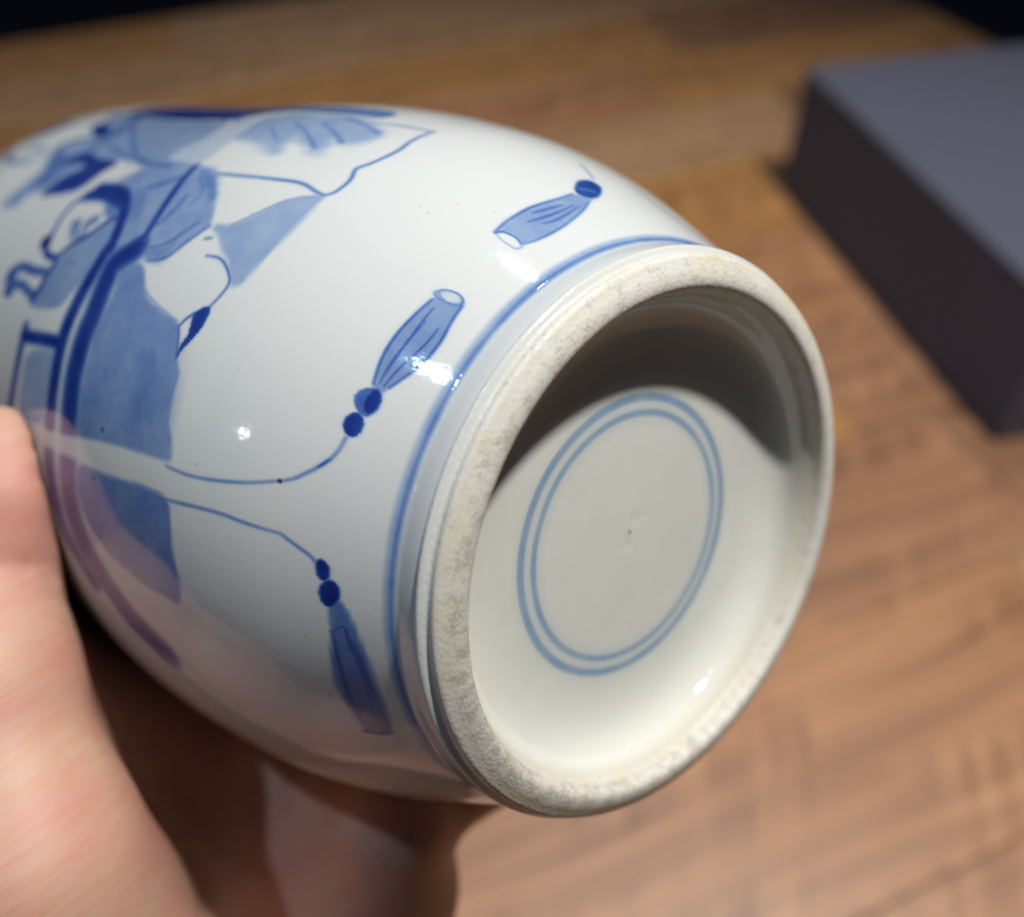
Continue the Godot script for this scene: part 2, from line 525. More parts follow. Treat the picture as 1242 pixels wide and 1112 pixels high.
	line(1.5, 1.64, [137.8, 116.9, 139.5, 114.2])
	line(1.5, 1.63, [137.4, 114.4, 139.3, 111.8])
	line(1.5, 2.38, [136.7, 105.9, 137.5, 109.0, 138.5, 108.0])
	line(1, 1.58, [140.4, 112.7, 139.8, 106.9])
	line(1.5, 2.25, [133.1, 106.7, 134.6, 103.6, 135.0, 99.9])
	line(3, 2.44, [145.6, 112.3, 148.1, 113.7, 150.2, 114.2, 151.8, 115.9])
	line(1.3, 0.87, [144.7, 108.1, 144.5, 99.7])
	line(2.2, 1.94, [147.2, 116.1, 147.6, 122.7, 147.5, 130.5, 148.3, 135.1, 149.7, 138.0, 151.0, 135.5, 152.3, 135.0, 152.3, 131.0, 151.2, 131.3, 150.4, 127.2, 150.8, 122.8, 151.4, 117.3])
	wash(1.9, 0.81, [149.7, 138.0, 148.1, 133.1, 150.3, 131.4, 152.2, 130.3, 152.5, 134.7])
	wash(1.15, 0.59, [147.5, 78.8, 151.2, 79.2, 155.5, 78.8, 159.0, 78.2, 162.4, 78.1, 165.0, 77.4, 167.8, 77.1, 167.1, 69.7, 166.3, 60.8, 166.0, 52.9, 165.8, 48.3, 163.1, 48.2, 160.5, 49.7, 157.2, 50.3, 154.0, 50.7, 152.4, 52.3, 148.0, 55.5, 147.0, 61.0, 145.9, 67.8, 141.9, 74.3, 142.8, 80.7])
	wash(1.35, 3.67, [153.2, 68.3, 150.4, 60.7, 152.8, 54.2, 155.2, 53.1, 157.6, 52.2, 160.6, 51.2, 163.6, 50.5, 164.1, 57.9, 162.7, 61.4, 161.2, 65.2, 156.9, 65.3])
	wash(1.4, 0.59, [171.7, 75.1, 171.3, 67.2, 170.8, 59.9, 170.4, 53.4, 170.8, 47.9, 173.9, 46.8, 178.4, 46.5, 182.1, 45.7, 186.0, 46.9, 185.6, 51.2, 185.4, 56.0, 184.2, 61.1, 183.1, 66.8, 181.4, 69.9, 179.8, 73.3, 175.8, 76.5])
	line(3.7, 4.39, [140.7, 91.0, 145.1, 91.0, 148.6, 91.4, 152.6, 91.9, 155.8, 91.9, 159.0, 91.3, 161.8, 90.9, 164.4, 90.5, 167.2, 90.2, 171.2, 89.8, 175.2, 89.6, 179.8, 88.1, 183.7, 86.6, 186.5, 82.6, 189.8, 77.9])
	line(3.8, 5.94, [139.7, 80.1, 141.6, 82.9, 142.9, 84.8, 146.5, 83.7, 150.5, 82.7, 153.7, 83.0, 156.9, 82.8, 159.7, 82.4, 162.4, 81.9, 165.7, 81.2, 169.6, 80.8, 173.5, 80.7, 177.9, 80.4, 181.9, 78.8, 185.8, 75.5, 189.6, 70.9, 191.6, 67.9, 193.8, 65.3, 195.6, 61.4, 197.5, 58.0])
	line(3.7, 2.27, [158.0, 114.8, 157.2, 104.4, 156.5, 93.7])
	line(3.2, 3.26, [157.0, 114.0, 160.4, 113.6, 163.5, 113.7, 166.4, 114.1, 169.4, 115.2])
	wash(.8, 0.53, [160.0, 107.8, 158.2, 94.1, 162.3, 94.0, 166.1, 93.9, 168.8, 94.7, 170.2, 104.6, 168.4, 109.0, 164.8, 109.3])
	wipe(.93, 0.46, [170.5, 108.6, 169.6, 94.0, 168.0, 77.0, 167.2, 68.3, 166.6, 60.7, 166.2, 54.2, 165.8, 48.3, 165.9, 41.5, 167.9, 41.1, 169.2, 47.7, 169.5, 56.6, 170.4, 67.6, 171.3, 76.5, 171.6, 84.4, 172.2, 93.7, 172.2, 102.0])
	line(1.3, 0.56, [166.3, 48.6, 166.4, 43.7, 165.9, 38.4, 164.7, 32.3, 163.0, 27.0])
	line(1.3, 0.55, [163.0, 27.0, 162.1, 25.1, 160.7, 23.4, 159.2, 21.8, 157.6, 20.5, 155.7, 19.7, 153.9, 19.4])
	line(3.4, 0.36, [159.3, 21.9, 157.6, 20.5])
	line(1.3, 0.61, [170.4, 53.4, 170.8, 47.9, 170.4, 42.0, 170.1, 36.2, 170.3, 32.4, 170.4, 28.8, 170.4, 25.8])
	line(1.3, 0.65, [170.4, 25.8, 171.4, 23.5, 172.5, 21.1, 173.4, 20.1])


func paint_tassels() -> void:
	wash(1.0, 0.35, [127.6, 19.2, 126.8, 15.3, 129.5, 14.6, 133.0, 14.3, 136.1, 14.2, 139.1, 14.4, 142.2, 15.5, 144.7, 16.7, 145.9, 17.3, 146.2, 18.5, 143.7, 19.3, 140.1, 19.7, 136.0, 19.6, 131.9, 19.3, 129.1, 18.6])
	line(2.7, 0.44, [129.1, 18.6, 133.2, 19.2, 137.2, 19.6, 141.1, 19.5, 145.0, 18.8])
	line(2.7, 0.44, [130.3, 17.7, 133.3, 17.7, 136.1, 17.7, 141.2, 18.1, 144.6, 18.1])
	line(2.7, 0.43, [132.8, 15.3, 136.4, 15.5, 141.2, 16.7, 144.7, 17.4])
	line(2.7, 0.41, [127.6, 14.8, 130.8, 14.5, 134.6, 14.0, 138.6, 14.3, 141.4, 15.2, 144.6, 16.7])
	line(2.7, 0.43, [132.9, 17.4, 137.8, 17.8, 142.7, 18.0])
	wipe(.8, 0.18, [127.5, 18.4, 126.7, 16.5, 127.3, 15.5, 128.2, 16.9])
	line(2.3, 0.26, [127.9, 19.0, 126.8, 18.3, 126.2, 16.5, 126.7, 15.2, 127.9, 15.1, 128.4, 16.8, 128.4, 18.3, 128.2, 19.0])
	wash(2.0, 0.23, [145.5, 18.3, 145.8, 17.4, 147.4, 16.8, 149.0, 17.1, 150.0, 18.1, 149.4, 19.6, 148.0, 20.5, 146.5, 20.0])
	wash(3.6, 0.23, [145.7, 17.9, 146.4, 17.1, 148.1, 16.9, 149.4, 17.7, 149.0, 18.7, 147.3, 18.9, 146.0, 18.6])
	wash(3.4, 0.23, [150.0, 19.4, 150.3, 18.3, 151.5, 17.8, 153.0, 18.1, 153.5, 19.1, 152.8, 20.2, 151.5, 20.5, 150.7, 20.2])
	wash(.9, 0.32, [93.9, 22.0, 97.4, 21.4, 101.0, 21.3, 104.1, 21.3, 107.3, 21.0, 109.9, 20.7, 112.1, 19.9, 111.5, 19.1, 111.3, 17.6, 111.8, 16.2, 109.9, 15.7, 106.3, 15.5, 102.5, 15.9, 97.4, 17.3, 92.9, 19.4, 91.2, 20.6])
	line(1.9, 0.56, [93.9, 22.0, 97.3, 21.5, 100.9, 21.4, 104.0, 21.4, 107.2, 21.1, 110.1, 20.8, 112.9, 20.2])
	line(1.9, 0.47, [111.8, 16.2, 109.4, 15.6, 105.7, 15.5, 101.5, 16.1, 96.4, 17.7, 92.1, 20.0])
	line(1.9, 0.75, [104.6, 20.3, 101.3, 20.0, 98.2, 19.9])
	line(1.9, 0.72, [107.0, 19.1, 103.7, 18.7, 99.9, 18.8, 96.5, 19.4])
	line(1.9, 0.66, [105.2, 17.6, 102.5, 17.4, 99.2, 17.9, 95.7, 18.9])
	line(2.6, 0.37, [112.9, 20.2, 112.0, 19.8, 111.6, 19.2, 111.3, 17.6, 111.7, 16.2])
	line(.8, 0.33, [112.9, 20.1, 113.3, 18.9, 113.4, 17.2, 113.2, 16.0, 112.2, 15.8, 111.7, 16.2])
	wash(3.2, 0.35, [89.4, 25.5, 86.7, 26.0, 85.8, 25.0, 86.1, 23.5, 88.9, 21.2, 91.4, 20.6, 92.7, 21.8, 92.4, 23.2])
	wipe(.35, 0.28, [91.3, 23.8, 89.2, 23.2, 88.3, 22.1, 89.8, 22.3, 91.5, 23.3])
	line(1, 0.64, [82.9, 32.2, 83.9, 28.8, 84.8, 26.7])
	line(.9, 0.81, [74.4, 27.6, 73.7, 24.0, 72.7, 20.8, 70.6, 16.1, 67.2, 14.0])
	wash(4.2, 0.30, [173.6, 20.1, 172.8, 19.6, 173.1, 18.7, 174.2, 18.1, 175.4, 18.3, 175.9, 19.0, 175.4, 19.8])
	wash(4.2, 0.30, [176.8, 19.3, 175.8, 18.2, 176.1, 17.1, 177.6, 16.6, 179.2, 17.2, 180.0, 18.0, 179.7, 19.1, 178.3, 19.6])
	wash(1.6, 0.50, [180.0, 18.0, 178.8, 16.7, 180.6, 15.4, 183.9, 14.4, 188.6, 13.4, 193.9, 13.1, 199.1, 13.1, 204.0, 13.8, 205.2, 15.8, 205.0, 18.1, 202.0, 18.6, 197.3, 19.3, 194.0, 19.6, 189.4, 19.1, 184.7, 18.3, 182.2, 18.3])
	line(2.4, 0.36, [180.3, 17.9, 181.5, 17.7])
	line(2.6, 0.78, [184.4, 18.1, 183.1, 16.2, 186.1, 15.7, 191.3, 14.7, 197.3, 14.8])
	line(2.5, 0.94, [184.3, 17.9, 188.5, 17.9, 194.8, 18.0, 201.9, 18.0])
	line(2.5, 0.89, [183.3, 16.2, 187.2, 14.8, 191.4, 14.2, 196.0, 13.9])
	line(2.5, 1.23, [204.5, 14.4, 205.2, 15.8, 205.0, 18.1])


func body_texture() -> ImageTexture:
	density.resize(INK_W * INK_H)
	paint_figures()
	paint_tassels()
	shift = 172.0
	paint_tassels()
	shift = 0.0
	var mottle := noise(21, 0.012, 4).get_image(INK_W, INK_H).get_data()
	var streak := noise(22, 0.045, 2).get_image(INK_W, INK_H).get_data()
	# the line round the foot
	for y in 40:
		for x in INK_W:
			var wide := 1.5 + 1.0 * (mottle[300 * INK_W + x] / 255.0)
			var v := 1.5 * (1.0 - smoothstep(wide - 2.0, wide + 3.5, absf(y - 8.5)))
			v = maxf(v, 0.75 * (1.0 - smoothstep(1.0, 9.0, absf(y - 10.0))))
			var q := y * INK_W + x
			density[q] = maxf(density[q], v)
	# cobalt bleeds a little into the glaze round every stroke
	var bleed := Image.create_from_data(INK_W, INK_H, false, Image.FORMAT_RF, density.to_byte_array())
	bleed.resize(INK_W / 7, INK_H / 7, Image.INTERPOLATE_LANCZOS)
	bleed.resize(INK_W, INK_H, Image.INTERPOLATE_CUBIC)
	var halo := bleed.get_data().to_float32_array()
	var table := []
	for i in 601:
		var d := i / 100.0
		var c := Color(0.555 * exp(-1.12 * d), 0.567 * exp(-0.78 * d), 0.555 * exp(-0.27 * d))
		c = Color(c.r + 0.005, c.g + 0.007, c.b + 0.012).linear_to_srgb()
		table.append([int(c.r * 255.0), int(c.g * 255.0), int(c.b * 255.0)])
	var out := PackedByteArray()
	out.resize(INK_W * INK_H * 3)
	var at := 0
	for q in INK_W * INK_H:
		var d := density[q] * 0.92 + maxf(halo[q], 0.0) * 0.16
		var k := 0
		if d > 0.01:
			k = mini(600, int(d * (0.74 + 0.36 * mottle[q] / 255.0 + 0.16 * streak[q] / 255.0) * 100.0))
		var c: Array = table[k]
		out[at] = c[0]
		out[at + 1] = c[1]
		out[at + 2] = c[2]
		at += 3
	var im := Image.create_from_data(INK_W, INK_H, false, Image.FORMAT_RGB8, out)
	# iron spots fired into the glaze
	var rng := RandomNumberGenerator.new()
	rng.seed = 77
	for s in SPOTS:
		speck(im, ink_point(s[0], s[1]), s[2], Color(0.22, 0.16, 0.11))
	for i in 60:
		speck(im, Vector2(rng.randf_range(30, 1700), rng.randf_range(30, 1200)), rng.randf_range(0.6, 1.3), Color(0.62, 0.62, 0.61))
	return ImageTexture.create_from_image(im)


const SPOTS := [[165.2, 68.0, 3.2], [172.5, 70.0, 3.4], [163.0, 27.0, 2.6]]


func speck(im: Image, p: Vector2, r: float, c: Color) -> void:
	for y in range(int(p.y - r - 2), int(p.y + r + 3)):
		for x in range(int(p.x - r - 2), int(p.x + r + 3)):
			if x < 0 or y < 0 or x >= INK_W or y >= INK_H:
				continue
			var a := 1.0 - smoothstep(r * 0.5, r + 1.2, Vector2(x, y).distance_to(p))
			im.set_pixel(x, y, im.get_pixel(x, y).lerp(c, a * 0.85))


func glaze(rough := 0.07) -> StandardMaterial3D:
	var m := StandardMaterial3D.new()
	m.roughness = rough
	m.metallic_specular = 0.5
	m.heightmap_enabled = true
	return m


func make_vase() -> void:
	var o := thing("porcelain_vase", "blue and white porcelain vase held sideways, its bare foot ring towards the viewer", "vase")
	o.transform = Transform3D(vase_turn, vase_foot)
	# outside wall, shoulder, neck and mouth
	var pts := PackedVector2Array()
	for v in [Vector2(0.0479, -0.0044), Vector2(0.0481, -0.0052), Vector2(0.0482, -0.0066), Vector2(0.04825, -0.0078), Vector2(0.0483, -0.0086), Vector2(0.0487, -0.0093)]:
		pts.append(v)
	var s := 0.0105
	while s < 0.266:
		pts.append(Vector2(radius_at(s), -s))
		s += 0.0025
	for v in [Vector2(0.0400, -0.2725), Vector2(0.0370, -0.279), Vector2(0.0360, -0.288), Vector2(0.0362, -0.298), Vector2(0.0375, -0.306), Vector2(0.0405, -0.3125), Vector2(0.0425, -0.3155), Vector2(0.0428, -0.3175), Vector2(0.0415, -0.3185), Vector2(0.0385, -0.3165), Vector2(0.034, -0.309), Vector2(0.0325, -0.298), Vector2(0.033, -0.282), Vector2(0.037, -0.2745), Vector2(0.045, -0.262), Vector2(0.060, -0.247), Vector2(0.068, -0.225), Vector2(0.068, -0.17), Vector2(0.064, -0.08), Vector2(0.05, -0.03), Vector2(0.03, -0.02), Vector2(0.0005, -0.019)]:
		pts.append(v)
	pts.reverse()
	var m := glaze()
	m.albedo_texture = body_texture()
	m.heightmap_texture = ImageTexture.create_from_image(noise(41, 0.075, 3).get_image(2048, 1280))
	m.heightmap_scale = 0.0011
	part("body", lathe(pts, 240, 0.0, true), m, o)
	make_foot(o)
	make_base(o)


func make_foot(o: Node3D) -> void:
	var pts := PackedVector2Array()
	for v in [Vector2(0.0476, -0.0050), Vector2(0.0481, -0.00445), Vector2(0.0483, -0.0040), Vector2(0.0482, -0.0036), Vector2(0.0477, -0.0033), Vector2(0.04725, -0.0031), Vector2(0.0470, -0.0028), Vector2(0.04705, -0.0024), Vector2(0.0471, -0.0019), Vector2(0.0469, -0.0015), Vector2(0.0464, -0.0012), Vector2(0.0459, -0.0010), Vector2(0.0453, -0.00065), Vector2(0.0446, -0.0003), Vector2(0.0438, -0.0001), Vector2(0.0431, 0.0), Vector2(0.0425, -0.0001), Vector2(0.0420, -0.0005), Vector2(0.0417, -0.0011), Vector2(0.0415, -0.0018), Vector2(0.0413, -0.0027), Vector2(0.0409, -0.0034)]:
		pts.append(v)
	var w := 2048
	var h := 128
	var bytes := PackedByteArray()
	bytes.resize(w * h * 3)
	var rough := PackedByteArray()
	rough.resize(w * h)
	var grain := noise(51, 1.0, 3)
	var patch := noise(52, 1.0, 3)
	var tint := noise(53, 1.0, 2)
	var at := 0
	for y in h:
		var v := y / 128.0
		var edge := smoothstep(0.42, 0.62, v) * (1.0 - smoothstep(0.86, 0.96, v))
		var bare := smoothstep(0.20, 0.30, v)
		for x in w:
			var a := TAU * x / w
			var ring := Vector2(cos(a), sin(a))
			var side := 0.5 + 0.5 * cos(a - deg_to_rad(155.0))
			var g := grain.get_noise_3d(ring.x * 110.0, ring.y * 110.0, v * 34.0)
			var p := patch.get_noise_3d(ring.x * 14.0, ring.y * 14.0, v * 4.0)
			var ti := tint.get_noise_3d(ring.x * 7.0, ring.y * 7.0, v * 2.0 + 9.0)
			var dirt := bare * clampf(smoothstep(0.12, 0.42, g + 0.7 * p + (0.04 + 0.44 * side) * edge - 0.25), 0.0, 1.0) * 0.55
			var c := Color(0.60, 0.585, 0.545).lerp(Color(0.60, 0.555, 0.45), clampf(0.45 + ti * 1.4, 0.0, 0.9) * (1.0 - 0.8 * edge))
			if bare < 1.0:
				c = c.lerp(Color(0.57, 0.575, 0.55), 1.0 - bare)
			c = c.lerp(Color(0.25, 0.205, 0.15), dirt)
			var rust := smoothstep(0.52, 0.72, patch.get_noise_3d(ring.x * 26.0 + 7.0, ring.y * 26.0, v * 9.0) + 0.15 * g) * bare
			c = c.lerp(Color(0.50, 0.33, 0.14), rust * 0.6)
			c = c.linear_to_srgb()
			bytes[at * 3] = int(c.r * 255.0)
			bytes[at * 3 + 1] = int(c.g * 255.0)
			bytes[at * 3 + 2] = int(c.b * 255.0)
			rough[at] = int(255.0 * lerpf(0.14, 0.40 + 0.35 * clampf(0.5 + g, 0.0, 1.0), bare))
			at += 1
	var m := StandardMaterial3D.new()
	m.albedo_texture = ImageTexture.create_from_image(Image.create_from_data(w, h, false, Image.FORMAT_RGB8, bytes))
	m.roughness_texture = ImageTexture.create_from_image(Image.create_from_data(w, h, false, Image.FORMAT_L8, rough))
	m.roughness = 1.0
	m.heightmap_enabled = true
	m.heightmap_texture = ImageTexture.create_from_image(noise(54, 0.12, 3).get_image(w, h))
	m.heightmap_scale = 0.005
	part("foot_ring", lathe(pts, 240), m, o)


func make_base(o: Node3D) -> void:
	var pts := PackedVector2Array()
	for v in [Vector2(0.0416, -0.0022), Vector2(0.0412, -0.0031), Vector2(0.0407, -0.0038), Vector2(0.0404, -0.0046), Vector2(0.0402, -0.0055), Vector2(0.0399, -0.0065), Vector2(0.0393, -0.0076), Vector2(0.0382, -0.0087), Vector2(0.0365, -0.0097), Vector2(0.0342, -0.01045), Vector2(0.0312, -0.0109), Vector2(0.028, -0.01105), Vector2(0.024, -0.0110), Vector2(0.018, -0.0108), Vector2(0.010, -0.0106), Vector2(0.004, -0.0105), Vector2(0.0003, -0.0105)]:
		pts.append(v)
	var size := 1024
	var span := 0.09
	var bytes := PackedByteArray()
	bytes.resize(size * size * 3)
	var high := PackedByteArray()
	high.resize(size * size)
	var mottle := noise(61, 0.006, 3)
	var pits := [[Vector2(0.0012, 0.0020), 0.0016], [Vector2(-0.0003, -0.0022), 0.0018], [Vector2(0.0040, 0.0021), 0.0008]]
	var at := 0
	for y in size:
		for x in size:
			var p := Vector2((x + 0.5) / size - 0.5, (y + 0.5) / size - 0.5) * span
			var r := p.length() * 1000.0
			var rr := p.distance_to(Vector2(0.0005, -0.0013)) * 1000.0
			var mt := mottle.get_noise_2d(x, y)
			var w := 0.12 * mottle.get_noise_2d(x * 0.6 + 900.0, y * 0.6)
			var d := 0.85 * (1.0 - smoothstep(0.3, 1.15, absf(rr - 24.5 - w)))
			d = maxf(d, 0.8 * (1.0 - smoothstep(0.2, 1.0, absf(rr - 21.9 - w))))
			d = maxf(d, 0.17 * (1.0 - smoothstep(1.0, 4.2, absf(rr - 23.0))))
			d *= 1.0 + 0.3 * mt
			var body := Color(0.63, 0.64, 0.605)
			if r > 39.8:
				body = body.lerp(Color(0.58, 0.56, 0.49), smoothstep(39.8, 40.8, r))
			var c := Color(body.r * exp(-1.12 * d), body.g * exp(-0.74 * d), body.b * exp(-0.30 * d))
			c = c * (1.0 + 0.03 * mt)
			c = Color(c.r, c.g, c.b).linear_to_srgb()
			bytes[at * 3] = int(c.r * 255.0)
			bytes[at * 3 + 1] = int(c.g * 255.0)
			bytes[at * 3 + 2] = int(c.b * 255.0)
			var hh := 0.7 + 0.06 * mt
			for pit in pits:
				var q: float = p.distance_to(pit[0]) / pit[1]
				if q < 2.0:
					hh -= 0.16 * exp(-q * q * 2.2)
			high[at] = int(clampf(hh, 0.0, 1.0) * 255.0)
			at += 1
	var im := Image.create_from_data(size, size, false, Image.FORMAT_RGB8, bytes)
	var rng := RandomNumberGenerator.new()
	rng.seed = 9
	for i in 40:
		var p := Vector2(rng.randf_range(80, 944), rng.randf_range(80, 944))
		var r := rng.randf_range(0.6, 1.6)
		for yy in range(int(p.y) - 3, int(p.y) + 4):
			for xx in range(int(p.x) - 3, int(p.x) + 4):
				im.set_pixel(xx, yy, im.get_pixel(xx, yy).lerp(Color(0.38, 0.37, 0.34), 0.25 * (1.0 - smoothstep(r * 0.4, r + 1.0, Vector2(xx, yy).distance_to(p)))))
	var m := glaze(0.06)
	m.albedo_texture = ImageTexture.create_from_image(im)
	m.heightmap_texture = ImageTexture.create_from_image(Image.create_from_data(size, size, false, Image.FORMAT_L8, high))
	m.heightmap_scale = 0.045
	part("base", lathe(pts, 240, span), m, o)


# ---------------------------------------------------------------- the hand
# Joints lie in the axes of the view at the time of the picture: x right, y up, z towards the viewer.
var grid_min: Vector3
var grid_n: Vector3i
var cell := 0.0019
var field: PackedFloat32Array


func seen(px: float, py: float, depth: float) -> Vector3:
	return Vector3((px - 621.0) / 1150.0 * depth, (556.0 - py) / 1150.0 * depth, -depth)


func round_vase(s: float, deg: float, off: float) -> Vector3:
	var a := deg_to_rad(deg)
	var local := Vector3(cos(a), sin(a), 0.0) * (radius_at(s) + off) - Vector3(0, 0, s)
	return view.inverse() * (vase_turn * local + vase_foot - EYE)


func bone(a: Vector3, ra: float, b: Vector3, rb: float, k: float) -> void:
	var reach := maxf(ra, rb) + k + cell * 2.0
	var lo := Vector3(minf(a.x, b.x), minf(a.y, b.y), minf(a.z, b.z)) - Vector3.ONE * reach
	var hi := Vector3(maxf(a.x, b.x), maxf(a.y, b.y), maxf(a.z, b.z)) + Vector3.ONE * reach
	var i0 := ((lo - grid_min) / cell).floor()
	var i1 := ((hi - grid_min) / cell).ceil()
	var ab := b - a
	var ll := maxf(ab.length_squared(), 1e-9)
	for z in range(maxi(0, int(i0.z)), mini(grid_n.z - 1, int(i1.z)) + 1):
		for y in range(maxi(0, int(i0.y)), mini(grid_n.y - 1, int(i1.y)) + 1):
			var q := (z * grid_n.y + y) * grid_n.x
			for x in range(maxi(0, int(i0.x)), mini(grid_n.x - 1, int(i1.x)) + 1):
				var p := grid_min + Vector3(x, y, z) * cell
				var t := clampf((p - a).dot(ab) / ll, 0.0, 1.0)
				var d := p.distance_to(a + ab * t) - lerpf(ra, rb, t)
				var e := field[q + x]
				var h := maxf(k - absf(d - e), 0.0) / k
				field[q + x] = minf(d, e) - h * h * k * 0.25


func make_hand() -> void:
	var o := thing("hand", "left hand with bare wrist gripping the vase, thumb in front at the left edge", "hand")
	var tilt := Basis(Vector3.BACK, deg_to_rad(32.0))     # local x runs along the fine skin creases
	o.transform = Transform3D(view * tilt, EYE)
	grid_min = Vector3(-0.165, -0.265, -0.335)
	grid_n = Vector3i(int(0.255 / cell), int(0.31 / cell), int(0.21 / cell))
	field.resize(grid_n.x * grid_n.y * grid_n.z)
	field.fill(0.05)
	# wrist and palm
	var wrist := seen(270, 1480, 0.204)
	var arm := seen(310, 2030, 0.170)
	bone(wrist + Vector3(-0.013, 0, 0.008), 0.0205, arm + Vector3(-0.016, 0, 0.006), 0.026, 0.012)
	bone(wrist + Vector3(0.013, 0, -0.009), 0.0195, arm + Vector3(0.016, 0, -0.006), 0.026, 0.014)
	var tips := []
	var spread := [0.116, 0.094, 0.072, 0.053]
	var fat := [0.0098, 0.0100, 0.0094, 0.0084]
	var reach := [1.0, 1.08, 1.0, 0.84]
	var carpal := [seen(215, 1290, 0.196), seen(275, 1300, 0.202), seen(335, 1310, 0.208), seen(395, 1300, 0.212)]
	for i in 4:
		var s: float = spread[i]
		var r: float = fat[i]
		var f: float = reach[i]
		var knuckle := round_vase(s, 252.0, r + 0.002)
		bone(carpal[i], 0.0150, knuckle, r * 1.25, 0.012)
		var mid := round_vase(s + 0.002, 252.0 + 33.0 * f, r * 0.95)
		var far := round_vase(s + 0.003, 252.0 + 53.0 * f, r * 0.85)
		var tip := round_vase(s + 0.003, 252.0 + 67.0 * f, r * 0.75)
		bone(knuckle, r * 1.08, mid, r, 0.004)
		bone(mid, r, far, r * 0.9, 0.003)
		bone(far, r * 0.9, tip, r * 0.78, 0.003)
		tips.append([far, tip, r * 0.78, 0.0])
	# ball of the little finger
	bone(seen(410, 1260, 0.208), 0.0165, seen(470, 1075, 0.217), 0.0140, 0.012)
	bone(seen(470, 1075, 0.217), 0.0140, round_vase(0.053, 251.0, 0.0105), 0.0098, 0.010)
	# thumb
	var t0 := seen(150, 1270, 0.177)
	var t1 := seen(38, 1050, 0.167)
	var t2 := seen(-14, 830, 0.173)
	var t3 := seen(-10, 700, 0.180)
	var t4 := seen(5, 610, 0.182)
	var t5 := seen(1, 558, 0.183)
	bone(wrist + Vector3(-0.012, 0, 0.008), 0.020, t0, 0.019, 0.012)
	bone(t0, 0.0190, t1, 0.0172, 0.012)
	bone(t1, 0.0172, t2, 0.0150, 0.012)
	bone(t2, 0.0148, t3, 0.0124, 0.006)
	bone(t3, 0.0122, t4, 0.0122, 0.004)
	bone(t4, 0.0122, t5, 0.0108, 0.004)
	# the web between thumb and palm
	bone(seen(110, 1080, 0.182), 0.0130, seen(230, 1020, 0.228), 0.0110, 0.012)
	bone(seen(70, 960, 0.192), 0.0105, round_vase(0.114, 246.0, 0.011), 0.0105, 0.012)
	bone(seen(20, 830, 0.190), 0.0110, round_vase(0.124, 238.0, 0.0105), 0.0105, 0.012)
	bone(seen(60, 900, 0.192), 0.0110, round_vase(0.119, 242.0, 0.0110), 0.0105, 0.012)
	bone(seen(0, 770, 0.192), 0.0100, round_vase(0.136, 228.0, 0.0095), 0.0100, 0.012)
	bone(seen(5, 705, 0.199), 0.0090, round_vase(0.148, 216.0, 0.0090), 0.0095, 0.012)
	bone(round_vase(0.148, 216.0, 0.0095), 0.0095, round_vase(0.120, 246.0, 0.0110), 0.0105, 0.012)
	# creases of the thumb joint, then the vase pressed into the grip
	var crease_dir := (t4 - t2).normalized()
	var inv := view.inverse()
	var foot_at: Vector3 = inv * (vase_foot - EYE)
	var axis: Vector3 = inv * vase_turn.z
	for z in grid_n.z:
		for y in grid_n.y:
			var q := (z * grid_n.y + y) * grid_n.x
			for x in grid_n.x:
				var d := field[q + x]
				if d > 0.004 or d < -0.02:
					continue
				var p := grid_min + Vector3(x, y, z) * cell
				var along := (p - t3).dot(crease_dir)
				if absf(along) < 0.012 and p.distance_to(t3) < 0.02:
					d += 0.0016 * exp(-pow(along / 0.0013, 2.0)) + 0.0009 * exp(-pow((along + 0.0042) / 0.0011, 2.0))
				var rel := p - foot_at
				var s := -rel.dot(axis)
				if s > 0.0 and s < 0.27:
					var out := (rel + axis * s).length() - radius_at(s)
					d = maxf(d, 0.0004 - out)
				field[q + x] = d
	var shape := nets(tilt.inverse())
	var m := StandardMaterial3D.new()
	m.vertex_color_use_as_albedo = true
	m.albedo_texture = skin_texture()
	m.uv1_triplanar = true
	m.uv1_scale = Vector3(9.0, 75.0, 12.0)
	m.roughness = 0.56
	m.metallic_specular = 0.45
	m.heightmap_enabled = true
	m.heightmap_texture = bumps(72, 0.03, 512, 512, 4)
	m.heightmap_scale = 0.006
	m.subsurf_scatter_enabled = true
	m.subsurf_scatter_strength = 0.07
	part("skin", shape, m, o)
	# nails: each a thin curved plate on the back of its finger tip
	var nail_m := plain(lin(0.62, 0.40, 0.33), 0.28)
	tips.append([t4, t5, 0.0108, 1.0])
	for t in tips:
		var a: Vector3 = t[0]
		var b: Vector3 = t[1]
		var along := (b - a).normalized()
		var mid_p := b - along * 0.002
		var rel := mid_p - foot_at
		var away := (rel + axis * (-rel.dot(axis))).normalized()
		if t[3] > 0.5:
			away = (away + Vector3(-0.7, 0.0, 0.3)).normalized()
		away = (away - along * away.dot(along)).normalized()
		var across := along.cross(away)
		part("nail", nail(mid_p, along, away, across, t[2], tilt.inverse()), nail_m, o)


